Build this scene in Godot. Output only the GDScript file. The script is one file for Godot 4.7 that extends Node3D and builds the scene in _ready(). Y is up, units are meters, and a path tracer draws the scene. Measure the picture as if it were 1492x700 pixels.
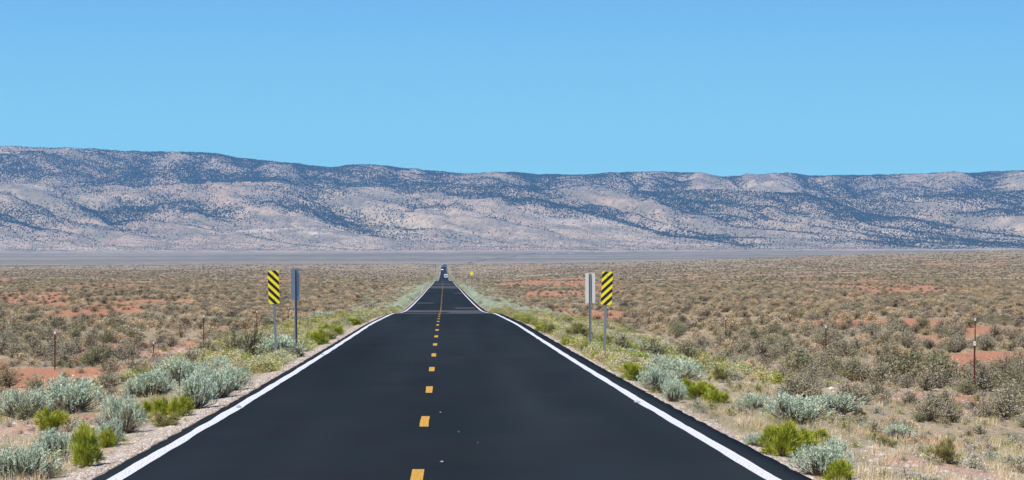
extends Node3D

const EYE := 1.95          # camera height over the road
var rng := RandomNumberGenerator.new()
var used := {}
var road_tab := PackedFloat32Array()      # road height every 2 m of distance
var plain_tab := PackedFloat32Array()     # open plain height every 2 m
var n_soft := FastNoiseLite.new()
var n_mid := FastNoiseLite.new()
var n_big := FastNoiseLite.new()
var n_fine := FastNoiseLite.new()
var n_ridge := FastNoiseLite.new()
var n_streak := FastNoiseLite.new()
var M := {}

# ---------------------------------------------------------------- naming helpers
func numbered(called: String) -> String:
	if not used.has(called):
		used[called] = 0
		return called
	used[called] += 1
	return "%s_%03d" % [called, used[called]]

func tag(o: Node, label: String, category := "", group := "", kind := "") -> Node:
	if label: o.set_meta("label", label)
	if category: o.set_meta("category", category)
	if group: o.set_meta("group", group)
	if kind: o.set_meta("kind", kind)
	return o

func thing(called: String, at: Vector3, turn: float, label: String, category: String, group := "") -> Node3D:
	var o := Node3D.new()
	o.name = numbered(called)
	add_child(o)
	o.position = at
	o.rotation.y = turn
	tag(o, label, category, group)
	return o

func part(called: String, mesh: Mesh, mat: Material, parent: Node) -> MeshInstance3D:
	var o := MeshInstance3D.new()
	o.name = numbered(called) if parent == self else called
	o.mesh = mesh
	if mat: o.material_override = mat
	parent.add_child(o, true)
	return o

# ---------------------------------------------------------------- mesh helpers
class Buf:
	var v := PackedVector3Array()
	var n := PackedVector3Array()
	var c := PackedColorArray()
	func tri(a: Vector3, b: Vector3, d: Vector3, col: Color) -> void:
		var nn := (d - a).cross(b - a).normalized()
		v.append(a); v.append(b); v.append(d)
		n.append(nn); n.append(nn); n.append(nn)
		c.append(col); c.append(col); c.append(col)
	func quad(a: Vector3, b: Vector3, d: Vector3, e: Vector3, col: Color) -> void:
		tri(a, b, d, col); tri(a, d, e, col)
	func leaf(p: Vector3, dir: Vector3, side: Vector3, ln: float, wd: float, col: Color) -> void:
		var m := p + dir * ln * 0.45
		var t := p + dir * ln
		var s := side * wd * 0.5
		quad(p, m + s, t, m - s, col)
	func box(mn: Vector3, mx: Vector3, col := Color.WHITE) -> void:
		var p := []
		for i in 8:
			p.append(Vector3(mx.x if i & 1 else mn.x, mx.y if i & 2 else mn.y, mx.z if i & 4 else mn.z))
		quad(p[4], p[6], p[7], p[5], col); quad(p[1], p[3], p[2], p[0], col)
		quad(p[0], p[2], p[6], p[4], col); quad(p[5], p[7], p[3], p[1], col)
		quad(p[2], p[3], p[7], p[6], col); quad(p[0], p[4], p[5], p[1], col)
	func tube(a: Vector3, b: Vector3, r0: float, r1: float, sides: int, col := Color.WHITE) -> void:
		var ax := (b - a).normalized()
		var u := ax.cross(Vector3(0.31, 0.22, 0.92)).normalized()
		var w := ax.cross(u)
		for i in sides:
			var t0 := TAU * i / sides
			var t1 := TAU * (i + 1) / sides
			var d0 := u * cos(t0) + w * sin(t0)
			var d1 := u * cos(t1) + w * sin(t1)
			quad(a + d0 * r0, b + d0 * r1, b + d1 * r1, a + d1 * r0, col)
			tri(b, b + d1 * r1, b + d0 * r1, col)
	func prism(pts: PackedVector2Array, x0: float, x1: float, inset := 0.0, col := Color.WHITE) -> void:
		# a side outline in the (z, y) plane carried from x0 to x1; inset narrows the high points
		var k := pts.size()
		var L := []
		var R := []
		for p in pts:
			var s := inset * clampf((p.y - 0.95) / 0.6, 0.0, 1.0)
			L.append(Vector3(x0 + s, p.y, p.x)); R.append(Vector3(x1 - s, p.y, p.x))
		for i in k:
			var j := (i + 1) % k
			quad(L[i], L[j], R[j], R[i], col)
		var idx := Geometry2D.triangulate_polygon(pts)
		for i in range(0, idx.size(), 3):
			tri(L[idx[i]], L[idx[i + 1]], L[idx[i + 2]], col)
			tri(R[idx[i]], R[idx[i + 2]], R[idx[i + 1]], col)
	func plate(pts: PackedVector2Array, z0: float, z1: float, col := Color.WHITE) -> void:
		# a flat outline in the (x, y) plane with thickness from z0 (back) to z1 (front)
		var k := pts.size()
		for i in k:
			var a := pts[i]
			var b := pts[(i + 1) % k]
			quad(Vector3(a.x, a.y, z0), Vector3(b.x, b.y, z0), Vector3(b.x, b.y, z1), Vector3(a.x, a.y, z1), col)
		var idx := Geometry2D.triangulate_polygon(pts)
		for i in range(0, idx.size(), 3):
			tri(Vector3(pts[idx[i]].x, pts[idx[i]].y, z1), Vector3(pts[idx[i + 1]].x, pts[idx[i + 1]].y, z1), Vector3(pts[idx[i + 2]].x, pts[idx[i + 2]].y, z1), col)
			tri(Vector3(pts[idx[i]].x, pts[idx[i]].y, z0), Vector3(pts[idx[i + 2]].x, pts[idx[i + 2]].y, z0), Vector3(pts[idx[i + 1]].x, pts[idx[i + 1]].y, z0), col)
	func mesh() -> ArrayMesh:
		var a := []
		a.resize(Mesh.ARRAY_MAX)
		a[Mesh.ARRAY_VERTEX] = v; a[Mesh.ARRAY_NORMAL] = n; a[Mesh.ARRAY_COLOR] = c
		var m := ArrayMesh.new()
		m.add_surface_from_arrays(Mesh.PRIMITIVE_TRIANGLES, a)
		return m

func grid_mesh(pos: PackedVector3Array, col: PackedColorArray, rows: int, cols: int) -> ArrayMesh:
	# rows run away from the camera, columns to the right
	var nor := PackedVector3Array()
	nor.resize(pos.size())
	var idx := PackedInt32Array()
	idx.resize((rows - 1) * (cols - 1) * 6)
	var q := 0
	for r in rows:
		for c in cols:
			var i := r * cols + c
			var dx := pos[i + (1 if c < cols - 1 else 0)] - pos[i - (1 if c > 0 else 0)]
			var dz := pos[i + (cols if r < rows - 1 else 0)] - pos[i - (cols if r > 0 else 0)]
			nor[i] = dx.cross(dz).normalized()
			if r < rows - 1 and c < cols - 1:
				idx[q] = i; idx[q + 1] = i + cols; idx[q + 2] = i + cols + 1
				idx[q + 3] = i; idx[q + 4] = i + cols + 1; idx[q + 5] = i + 1
				q += 6
	var a := []
	a.resize(Mesh.ARRAY_MAX)
	a[Mesh.ARRAY_VERTEX] = pos; a[Mesh.ARRAY_NORMAL] = nor; a[Mesh.ARRAY_COLOR] = col; a[Mesh.ARRAY_INDEX] = idx
	var m := ArrayMesh.new()
	m.add_surface_from_arrays(Mesh.PRIMITIVE_TRIANGLES, a)
	return m

func sm(a: float, b: float, x: float) -> float:
	return smoothstep(a, b, x)

# ---------------------------------------------------------------- materials
func noise(seed_: int, freq: float, octaves := 4, kind := FastNoiseLite.TYPE_SIMPLEX_SMOOTH) -> FastNoiseLite:
	var n := FastNoiseLite.new()
	n.seed = seed_
	n.noise_type = kind
	n.frequency = freq
	n.fractal_type = FastNoiseLite.FRACTAL_FBM
	n.fractal_octaves = octaves
	return n

func grain_texture(seed_: int, size: int, freq: float, lo: Color, mid: Color, hi: Color, bump := false) -> ImageTexture:
	var src := noise(seed_, freq, 5).get_seamless_image(size, size)
	if bump:
		src.convert(Image.FORMAT_RGBA8)
		src.bump_map_to_normal_map(3.0)
		return ImageTexture.create_from_image(src)
	src.convert(Image.FORMAT_L8)
	var d := src.get_data()
	var out := PackedByteArray()
	out.resize(size * size * 3)
	var lut := []
	for i in 256:
		var t := i / 255.0
		lut.append(lo.lerp(mid, sm(0.15, 0.5, t)) if t < 0.5 else mid.lerp(hi, sm(0.5, 0.9, t)))
	for i in d.size():
		var k: Color = lut[d[i]]
		out[i * 3] = k.r8; out[i * 3 + 1] = k.g8; out[i * 3 + 2] = k.b8
	var im := Image.create_from_data(size, size, false, Image.FORMAT_RGB8, out)
	im.generate_mipmaps()
	return ImageTexture.create_from_image(im)

func flat(c: Color, rough := 0.9, spec := 0.3, metal := 0.0) -> StandardMaterial3D:
	# c holds linear base colours
	var m := StandardMaterial3D.new()
	m.albedo_color = c.linear_to_srgb()
	m.roughness = rough
	m.metallic_specular = spec
	m.metallic = metal
	return m

func coloured(rough := 1.0, spec := 0.2) -> StandardMaterial3D:
	var m := flat(Color.WHITE, rough, spec)
	m.vertex_color_use_as_albedo = true
	return m

func make_materials() -> void:
	var g := coloured(1.0, 0.15)
	g.albedo_texture = grain_texture(3, 1024, 0.03, Color(0.66, 0.63, 0.6), Color(0.9, 0.89, 0.88), Color(1, 1, 1))
	g.normal_enabled = true
	g.normal_texture = grain_texture(4, 512, 0.05, Color.BLACK, Color.BLACK, Color.BLACK, true)
	g.normal_scale = 0.8
	g.uv1_triplanar = true
	g.uv1_world_triplanar = true
	g.uv1_scale = Vector3(0.22, 0.22, 0.22)
	M.ground = g
	var mt := coloured(1.0, 0.1)
	mt.albedo_texture = grain_texture(8, 1024, 0.02, Color(0.74, 0.72, 0.72), Color(0.92, 0.91, 0.91), Color(1, 1, 1))
	mt.uv1_triplanar = true
	mt.uv1_world_triplanar = true
	mt.uv1_scale = Vector3(0.0016, 0.0016, 0.0016)
	M.mountain = mt
	var a := coloured(0.95, 0.12)
	a.albedo_texture = grain_texture(5, 1024, 0.12, Color(0.74, 0.74, 0.75), Color(0.88, 0.88, 0.88), Color(1, 1, 1))
	a.normal_enabled = true
	a.normal_texture = grain_texture(6, 512, 0.25, Color.BLACK, Color.BLACK, Color.BLACK, true)
	a.normal_scale = 0.5
	a.uv1_triplanar = true
	a.uv1_world_triplanar = true
	a.uv1_scale = Vector3(0.6, 0.6, 0.6)
	M.asphalt = a
	var w := coloured(0.8, 0.3)
	w.albedo_texture = grain_texture(9, 1024, 0.035, Color(0.45, 0.44, 0.42), Color(0.95, 0.95, 0.94), Color(1, 1, 1))
	w.uv1_triplanar = true
	w.uv1_world_triplanar = true
	w.uv1_scale = Vector3(0.8, 0.8, 0.8)
	M.paint = w
	var l := coloured(0.9, 0.15)
	M.leaf = l
	M.wood = coloured(1.0, 0.1)
	M.stone = coloured(0.95, 0.2)
	M.tree = coloured(1.0, 0.1)
	M.sign_yellow = flat(Color(0.88, 0.72, 0.035), 0.5, 0.4)
	M.sign_black = flat(Color(0.015, 0.015, 0.017), 0.6, 0.4)
	M.aluminium = flat(Color(0.55, 0.54, 0.50), 0.75, 0.3, 0.0)
	M.galvanised = flat(Color(0.22, 0.25, 0.26), 0.6, 0.4, 0.4)
	M.rust = flat(Color(0.12, 0.035, 0.025), 0.95, 0.2)
	M.white = flat(Color(0.8, 0.8, 0.78), 0.7, 0.3)
	M.white_paint = flat(Color(0.8, 0.8, 0.8), 0.35, 0.5)
	M.dark_paint = flat(Color(0.012, 0.014, 0.02), 0.35, 0.5)
	M.grey_paint = flat(Color(0.35, 0.37, 0.4), 0.4, 0.5)
	M.blue_paint = flat(Color(0.04, 0.07, 0.12), 0.35, 0.5)
	M.glass = flat(Color(0.012, 0.014, 0.016), 0.08, 0.5)
	M.rubber = flat(Color(0.012, 0.012, 0.012), 0.9, 0.2)
	M.red_lens = flat(Color(0.4, 0.02, 0.02), 0.3, 0.5)
	M.clear_lens = flat(Color(0.7, 0.7, 0.68), 0.2, 0.5)
	M.chrome = flat(Color(0.6, 0.6, 0.6), 0.2, 0.5, 1.0)
	M.burnt = flat(Color(0.012, 0.01, 0.009), 0.95, 0.1)
	M.roof = flat(Color(0.25, 0.22, 0.2), 0.8, 0.3)

# ---------------------------------------------------------------- the lie of the land
func table(knots: Array, spread: float) -> PackedFloat32Array:
	var raw := PackedFloat32Array()
	var k := 0
	for i in 5600:
		var d := i * 2.0
		while k < knots.size() - 2 and d > knots[k + 1][0]: k += 1
		var t: float = clampf((d - knots[k][0]) / (knots[k + 1][0] - knots[k][0]), 0.0, 1.0)
		raw.append(EYE - lerpf(knots[k][1], knots[k + 1][1], t))
	var sums := PackedFloat64Array([0.0])
	for x in raw: sums.append(sums[-1] + x)
	var out := PackedFloat32Array()
	for i in raw.size():
		var w := mini(int(2 + i * spread), mini(i, raw.size() - 1 - i))
		out.append((sums[i + w + 1] - sums[i - w]) / (2 * w + 1))
	return out

func look(tab: PackedFloat32Array, d: float) -> float:
	var f := clampf(d * 0.5, 0.0, tab.size() - 2.0)
	var i := int(f)
	return lerpf(tab[i], tab[i + 1], f - i)

func road_y(d: float) -> float:
	return look(road_tab, d)

func side_drop(ax: float) -> float:
	if ax < 3.6: return 0.0
	if ax < 5.0: return 0.05 + 0.15 * (ax - 3.6) / 1.4
	if ax < 12.0: return 0.2 + 0.65 * sm(4.0, 12.5, ax)
	return 0.85 - 0.5 * sm(13.5, 32.0, ax)

func land(x: float, d: float) -> float:
	var ax := absf(x)
	var near := road_y(d) - side_drop(ax)
	var w := sm(14.0, 60.0 + 0.03 * d, ax)
	var h := near
	if w > 0.0:
		var far := look(plain_tab, d)
		var t := x / (60.0 + 0.18 * d)
		far += (19.0 * sm(0.05, 1.15, t) - 2.5 * sm(0.1, 1.0, -t)) * sm(500.0, 3900.0, d) * (1.0 - 0.6 * sm(4200.0, 6500.0, d))
		h = lerpf(near, far, w)
	var off := sm(4.0, 9.0, ax)
	h += off * (n_soft.get_noise_2d(x, d) * 0.22 + n_mid.get_noise_2d(x, d) * (lerpf(0.1, 1.1, sm(150.0, 1500.0, d)) + 1.6 * sm(2400.0, 3600.0, d)) * sm(6.0, 40.0, ax))
	return h

func redness(x: float, d: float) -> float:
	# bare red sand between the scrub
	var s := 1.0 + d / 260.0
	var v := n_big.get_noise_2d(x * 2.2 / s, d / s * 0.8) + 0.5 * n_soft.get_noise_2d(x * 3.0 / s + 90.0, d * 1.6 / s)
	var r := sm(0.15, 0.42, v) * (1.0 - 0.75 * sm(900.0, 1800.0, d))
	for p in [[-11.5, 84.0, 4.2, 9.0], [-9.5, 68.0, 2.0, 5.0], [-7.8, 78.0, 1.6, 4.0], [15.6, 79.0, 2.4, 6.0], [19.5, 96.0, 4.0, 8.0], [11.5, 66.0, 1.8, 3.0], [-5.8, 46.0, 1.3, 3.0], [6.3, 36.0, 0.8, 2.0], [7.6, 44.0, 1.0, 2.2],
			[20.0, 560.0, 5.0, 40.0], [44.0, 1150.0, 12.0, 70.0], [235.0, 1700.0, 16.0, 60.0], [370.0, 2000.0, 30.0, 70.0], [-12.0, 130.0, 2.5, 6.0], [26.0, 170.0, 5.0, 14.0], [-30.0, 230.0, 5.0, 10.0], [-58.0, 420.0, 8.0, 18.0]]:
		var e: float = pow((x - p[0]) / p[2], 2) + pow((d - p[1]) / p[3], 2)
		if e < 4.0: r = maxf(r, sm(1.6, 0.5, e + 0.6 * n_soft.get_noise_2d(x * 4.0, d * 3.0)))
	return r * sm(4.6, 6.5, absf(x))

func ground_colour(x: float, d: float) -> Color:
	var tan_ := Color(0.47, 0.385, 0.245)
	var litter := Color(0.37, 0.31, 0.195)
	var red := Color(0.53, 0.25, 0.14)
	var pale := Color(0.58, 0.51, 0.405)
	var k := 0.5 + 0.9 * n_fine.get_noise_2d(x * 0.8, d * 0.5)
	var c := tan_.lerp(litter, clampf(k, 0, 1))
	c = c.lerp(red, 0.9 * redness(x, d) * (1.0 - sm(3200.0, 4200.0, d)))
	var stony := sm(0.1, 0.4, n_soft.get_noise_2d(x * 1.3 + 400.0, d * 0.9)) * (1.0 - sm(9.0, 13.0, absf(x)))
	c = c.lerp(pale, 0.6 * stony)
	var ax := absf(x) + 0.5 * n_fine.get_noise_2d(x, d * 0.7)
	c = c.lerp(pale, 0.7 * (1.0 - sm(3.8, 4.4, ax + (0.2 if x > 0.0 else 0.0))))
	if d > 3400.0:
		# the far fan below the mountains: grey-green sage flats and bare pale wash
		var f := sm(4300.0, 4700.0, d + 1600.0 * n_streak.get_noise_2d(x * 0.6, d))
		var st := n_streak.get_noise_2d(x * 0.25, d * 1.3)
		var sage := Color(0.255, 0.245, 0.165).lerp(Color(0.33, 0.285, 0.205), clampf(0.5 + st * 1.6, 0, 1))
		var wash := Color(0.43, 0.365, 0.265)
		sage = sage.lerp(wash, 0.8 * sm(0.02, 0.2, n_streak.get_noise_2d(x * 0.35 + 800.0, d * 0.8)))
		c = c.lerp(sage, f)
	return c

# ---------------------------------------------------------------- mountains
var sky_line := [[-3300, 582], [-2275, 577], [-2064, 570], [-1853, 566], [-1642, 556], [-1395, 549], [-1184, 545], [-1043, 521], [-797, 493], [-586, 472], [-480, 482], [-304, 475], [-93, 457], [118, 433], [329, 447], [505, 436], [716, 433], [892, 447], [1103, 450], [1279, 443], [1420, 422], [1596, 433], [1772, 440], [1948, 429], [2159, 436], [2335, 436], [2652, 447], [2975, 447], [4000, 450]]
var bench_line := [[-2700, 333], [-1883, 332], [-1534, 326], [-1068, 335], [-718, 326], [-368, 314], [-135, 314], [156, 320], [447, 303], [738, 297], [884, 303], [1175, 300], [1467, 285], [1758, 262], [1991, 280], [2195, 291], [2462, 297], [3300, 300]]

func along(line: Array, x: float) -> float:
	for i in line.size() - 1:
		if x < line[i + 1][0]:
			var t: float = clampf((x - line[i][0]) / float(line[i + 1][0] - line[i][0]), 0, 1)
			return lerpf(line[i][1], line[i + 1][1], t * t * (3 - 2 * t))
	return line[-1][1]

func spur(x: float, d: float, scale: float) -> float:
	# rounded spurs parted by sharp gullies, 0 in a gully and 1 on a crest
	var wx := x + 260.0 * n_streak.get_noise_2d(x * 0.35, d * 0.35)
	var v := n_ridge.get_noise_2d(wx * 1.25 / scale, d / scale * 0.3)
	return pow(clampf(absf(v) * 2.6, 0.0, 1.0), 0.7)

func back_spur(x: float, d: float) -> float:
	# the upper range: short spurs side by side, gullies running straight down
	var wx := x * 14500.0 / d + 90.0 * n_streak.get_noise_2d(x * 1.3, d * 0.6)
	var v := n_ridge.get_noise_2d(wx * 1.5 + 5000.0, d * 0.12)
	return pow(clampf(absf(v) * 2.8, 0.0, 1.0), 0.7)

func mountain_y(x: float, d: float) -> float:
	var foot := land(x, minf(d, 9400.0)) - 6.0 * (1.0 - sm(9255.0, 9340.0, d))
	var bx := x * 12000.0 / d
	var bench := along(bench_line, bx)
	var top := along(sky_line, x * 14500.0 / d)
	var bend := 250.0 * n_streak.get_noise_2d(x * 0.5, 77.0)
	var h: float
	if d < 12000.0 + bend:
		var t := clampf((d - 9250.0) / (2750.0 + bend), 0, 1)
		var rise := 0.35 * t * t + 0.65 * sm(0.08, 1.05, t) * t
		h = lerpf(foot, bench, clampf(rise, 0, 1))
	else:
		var t2 := clampf((d - 12000.0 - bend) / (2500.0 - bend), 0, 1)
		h = lerpf(bench - 60.0 * sin(minf(t2 * 2.4, 1.0) * PI), top, sm(0.25, 0.97, t2))
		h += (back_spur(x, d) - 0.6) * 44.0 * sm(0.25, 0.45, t2) * (1.0 - sm(0.72, 0.96, t2))
		if d > 14500.0: h = top - (d - 14500.0) * 0.03
	var s1 := spur(x + 0.5 * d, d, 1.0)
	var s2 := spur(x * 1.0 + 3000.0 + 0.2 * d, d, 0.42)
	var low := sm(9700.0, 11600.0, d)
	var crest := 1.0 - sm(13700.0, 14450.0, d)
	var brow := 1.0 - 0.75 * exp(-pow((d - 12000.0 - bend) / 260.0, 2))
	var front := 1.0 - 0.8 * sm(12300.0, 12900.0, d)
	h += (s1 - 0.65) * 52.0 * low * crest * brow * front + (s2 - 0.65) * 20.0 * low * lerpf(0.12, 1.0, crest) * brow
	h += n_mid.get_noise_2d(x * 0.3, d * 0.3) * 5.0 * low
	h += n_fine.get_noise_2d(x * 0.02, d * 0.02) * 9.0 * (1.0 - crest)
	return h

func woods(x: float, d: float, h: float) -> float:
	# how thickly the junipers stand
	var s1 := spur(x + 0.5 * d, d, 1.0)
	var s2 := spur(x * 1.0 + 3000.0 + 0.2 * d, d, 0.42)
	var gully := 1.0 - (0.62 * s1 + 0.38 * s2)
	var patch := n_streak.get_noise_2d((x + 0.55 * d) * 0.9, d * 0.28 + 900.0)
	var fine := n_streak.get_noise_2d((x + 0.7 * d) * 3.2 + 300.0, d * 0.9)
	if d > 12250.0:
		var gb := 1.0 - back_spur(x, d)
		var b := 0.52 + 0.6 * (1.0 - sm(-2000.0, -1500.0, x)) * exp(-pow((d - 13400.0) / 450.0, 2)) + 0.95 * (gb - 0.38) + 0.55 * patch + 0.35 * fine
		b += 0.5 * exp(-pow((d - 13050.0) / 240.0, 2)) * (1.0 - 0.7 * sm(300.0, 900.0, x))
		b += 0.5 * exp(-pow((d - 14420.0) / 170.0, 2))
		b += 0.35 * sm(-1100.0, -700.0, x) * (1.0 - sm(0.0, 300.0, x))
		return clampf(b, 0.0, 1.0)
	var k := 0.42 + 0.95 * (gully - 0.35) + 0.75 * patch + 0.55 * fine
	k += (0.55 * sm(500.0, 1400.0, x) - 0.25 * (1.0 - sm(-500.0, 300.0, x))) * exp(-pow((d - 11850.0) / 280.0, 2))
	k += 0.25 * exp(-pow((d - 11350.0) / 180.0, 2))
	k *= sm(10250.0, 11400.0, d + 300.0 * patch + 450.0 * sm(-400.0, 1200.0, x))
	return clampf(k, 0.0, 1.0)

func mountain_colour(x: float, d: float, wood: float) -> Color:
	var st := n_streak.get_noise_2d((x + 0.45 * d) * 0.8, d * 0.5)
	var fine := n_streak.get_noise_2d((x + 0.5 * d) * 4.0 + 70.0, d * 2.4)
	var pale := Color(0.67, 0.54, 0.355)
	var rosy := Color(0.58, 0.43, 0.29)
	var brush := Color(0.29, 0.26, 0.18)
	var c := pale.lerp(rosy, clampf(0.45 + 1.3 * st, 0, 1))
	c = c.lerp(brush, clampf(0.36 + 1.2 * fine + 0.6 * n_streak.get_noise_2d(x * 0.7 + 500.0, d * 0.9), 0, 0.85))
	var mottle := n_streak.get_noise_2d((x + 0.8 * d) * 11.0 + 40.0, d * 5.0)
	c = c.lerp(brush, clampf(0.15 + 1.3 * mottle, 0, 0.6))
	c = c.lerp(brush, 0.3 * wood)
	# pale cuts and washes with outlines of their own
	for p in [[-650.0, 10750.0, 330.0, 26.0, 0.7], [-480.0, 10690.0, 70.0, 40.0, 0.7], [-300.0, 10800.0, 260.0, 22.0, 0.6], [120.0, 10250.0, 70.0, 60.0, 0.9], [300.0, 10050.0, 110.0, 40.0, 0.7], [1780.0, 10900.0, 120.0, 160.0, 0.35], [-1400.0, 10100.0, 420.0, 60.0, 0.5], [520.0, 11000.0, 200.0, 160.0, 0.3], [900.0, 10950.0, 140.0, 120.0, 0.3]]:
		var e: float = pow((x + 0.3 * (d - p[1]) - p[0]) / p[2], 2) + pow((d - p[1]) / p[3], 2) + 0.9 * fine
		if e < 1.0: c = c.lerp(Color(0.80, 0.68, 0.50), p[4] * sm(1.0, 0.6, e))
	if d < 9800.0:
		c = ground_colour(x, minf(d, 9000.0)).lerp(c, sm(9000.0, 9800.0, d + 500.0 * st))
	return c

# ---------------------------------------------------------------- plants
func dir_up(spread: float) -> Vector3:
	var a := rng.randf() * TAU
	var t := rng.randf() * spread
	return Vector3(cos(a) * sin(t), cos(t), sin(a) * sin(t))

func vary(c: Color, amount: float) -> Color:
	var k := 1.0 + rng.randf_range(-amount, amount)
	var w := rng.randf_range(-amount, amount) * 0.3
	return Color(c.r * k * (1 + w), c.g * k, c.b * k * (1 - w))

func sage_meshes(seed_: int) -> Array:
	# silvery plumes rising from a twiggy base; one unit wide, about 0.75 tall
	rng.seed = seed_
	var f := Buf.new()
	var s := Buf.new()
	var lobes := []
	for i in 5:
		var a := TAU * i / 5.0 + rng.randf_range(-0.5, 0.5)
		var r := rng.randf_range(0.12, 0.3)
		lobes.append([Vector3(cos(a) * r, 0, sin(a) * r), rng.randf_range(0.5, 0.74)])
	for i in 330:
		var lobe: Array = lobes[i % 5]
		var base: Vector3 = lobe[0] * 0.35
		var d := dir_up(1.35)
		var tip: Vector3 = lobe[0] + Vector3(d.x * 0.31, sqrt(maxf(d.y, 0.02)) * lobe[1] * rng.randf_range(0.72, 1.03), d.z * 0.31)
		var grow := (tip - base).normalized().lerp(Vector3.UP, 0.45).normalized()
		var ln := minf(rng.randf_range(0.12, 0.24), tip.y * 0.8)
		var root := tip - grow * ln
		s.tube(base + Vector3(0, 0.02, 0), root, 0.008, 0.004, 3, vary(Color(0.2, 0.165, 0.12), 0.3))
		var col := vary(Color(0.53, 0.60, 0.43), 0.24)
		for j in 17:
			var t := pow(rng.randf(), 0.8)
			var p := root + grow * ln * t
			var o := grow.lerp(dir_up(PI), 0.42).normalized()
			var side := o.cross(dir_up(PI)).normalized()
			f.leaf(p, o, side, rng.randf_range(0.035, 0.075), rng.randf_range(0.009, 0.015), vary(col, 0.12))
	return [f.mesh(), s.mesh()]

func broom_meshes(seed_: int, col: Color, blades: int, ragged: float) -> Array:
	# fine green stems fanning from the root into a dome; one unit wide, about 0.7 tall
	rng.seed = seed_
	var f := Buf.new()
	var s := Buf.new()
	var lobes := []
	for i in 4:
		var a := TAU * i / 4.0 + rng.randf_range(-0.6, 0.6)
		lobes.append([Vector3(cos(a), 0, sin(a)) * rng.randf_range(0.08, 0.24), rng.randf_range(0.45, 0.72)])
	var tufts := blades / 40
	for i in tufts:
		var lobe: Array = lobes[i % 4]
		var d := dir_up(1.5)
		var k := rng.randf_range(1.0 - ragged, 1.0)
		var grow := Vector3(d.x, d.y + 0.5, d.z).normalized()
		var hub: Vector3 = lobe[0] + Vector3(d.x * 0.34 * k, pow(maxf(0.01, d.y), 0.7) * lobe[1] * k, d.z * 0.34 * k) - grow * 0.1
		hub.y = maxf(hub.y, 0.0)
		var tone := vary(col, 0.2)
		for j in 40:
			var o := grow.lerp(dir_up(PI), 0.4).normalized()
			o.y = absf(o.y)
			var side := o.cross(dir_up(PI)).normalized()
			f.leaf(hub + dir_up(PI) * 0.03, o, side, rng.randf_range(0.08, 0.2), rng.randf_range(0.006, 0.012), vary(tone, 0.15))
	for i in 40:
		var lobe: Array = lobes[i % 4]
		var d := dir_up(1.3)
		s.tube(lobe[0] * 0.4, lobe[0] * 0.6 + Vector3(d.x * 0.2, d.y * 0.4, d.z * 0.2), 0.008, 0.003, 3, vary(Color(0.2, 0.16, 0.09), 0.3))
	return [f.mesh(), s.mesh()]

func scrub_meshes(seed_: int, col: Color, twigs: int, leaves: int, size: float) -> Array:
	# an open twiggy shrub; one unit wide, about 0.8 tall
	rng.seed = seed_
	var f := Buf.new()
	var s := Buf.new()
	for i in twigs:
		var d := dir_up(1.25)
		var tip := Vector3(d.x * 0.5, d.y * rng.randf_range(0.5, 0.82), d.z * 0.5) * rng.randf_range(0.75, 1.0)
		var mid := tip * 0.5 + Vector3(rng.randf_range(-0.06, 0.06), 0.03, rng.randf_range(-0.06, 0.06))
		var tw := vary(Color(0.25, 0.195, 0.135), 0.35)
		s.tube(Vector3(tip.x * 0.08, 0, tip.z * 0.08), mid, 0.012, 0.008, 3, tw)
		s.tube(mid, tip, 0.008, 0.003, 3, tw)
		var c2 := vary(col, 0.22)
		for j in leaves:
			var t := rng.randf_range(0.35, 1.05)
			var p := (mid.lerp(tip, (t - 0.5) * 2.0) if t > 0.5 else mid * (t * 2.0)) + Vector3(rng.randf_range(-1, 1), rng.randf_range(-1, 1), rng.randf_range(-1, 1)) * 0.06
			var o := dir_up(2.2)
			f.leaf(p, o, o.cross(dir_up(PI)).normalized(), size * rng.randf_range(0.7, 1.4), size * rng.randf_range(0.35, 0.6), vary(c2, 0.15))
	return [f.mesh(), s.mesh()]

func grass_mesh(seed_: int, col: Color, blades: int) -> ArrayMesh:
	rng.seed = seed_
	var f := Buf.new()
	for i in blades:
		var d := dir_up(1.3)
		var root := Vector3(rng.randf_range(-0.25, 0.25), 0, rng.randf_range(-0.25, 0.25))
		var tip := root + Vector3(d.x * 0.42, d.y * rng.randf_range(0.35, 0.75), d.z * 0.42)
		var side := (tip - root).cross(dir_up(PI)).normalized()
		f.leaf(root, (tip - root).normalized(), side, (tip - root).length(), 0.013, vary(col, 0.25))
	return f.mesh()

func far_shrub_mesh(seed_: int, leaves := 340, size := 1.0) -> ArrayMesh:
	# the same kind of shrub with fewer, broader leaf clusters; white, coloured per copy
	rng.seed = seed_
	var f := Buf.new()
	for i in leaves:
		var d := dir_up(1.5)
		var k := pow(rng.randf(), 0.45)
		var p := Vector3(d.x * 0.45 * k, d.y * 0.62 * k * rng.randf_range(0.7, 1.1), d.z * 0.45 * k)
		var o := d.lerp(dir_up(2.5), 0.6).normalized()
		var v := rng.randf_range(0.72, 1.28)
		f.leaf(p, o, o.cross(dir_up(PI)).normalized(), rng.randf_range(0.08, 0.15) * size, rng.randf_range(0.03, 0.06) * size, Color(v, v, v))
	for i in 30:
		var d := dir_up(1.2)
		f.leaf(Vector3.ZERO, d, d.cross(dir_up(PI)).normalized(), 0.5, 0.02, Color(0.6, 0.5, 0.45))
	return f.mesh()

func scatter(called: String, mesh: Mesh, mat: Material, xf: Array, cols: PackedColorArray, label: String, category: String) -> void:
	var mm := MultiMesh.new()
	mm.transform_format = MultiMesh.TRANSFORM_3D
	mm.use_colors = true
	mm.mesh = mesh
	mm.instance_count = xf.size()
	for i in xf.size():
		mm.set_instance_transform(i, xf[i])
		mm.set_instance_color(i, cols[i])
	var o := MultiMeshInstance3D.new()
	o.name = numbered(called)
	o.multimesh = mm
	o.material_override = mat
	add_child(o)
	tag(o, label, category, "", "stuff")

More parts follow.
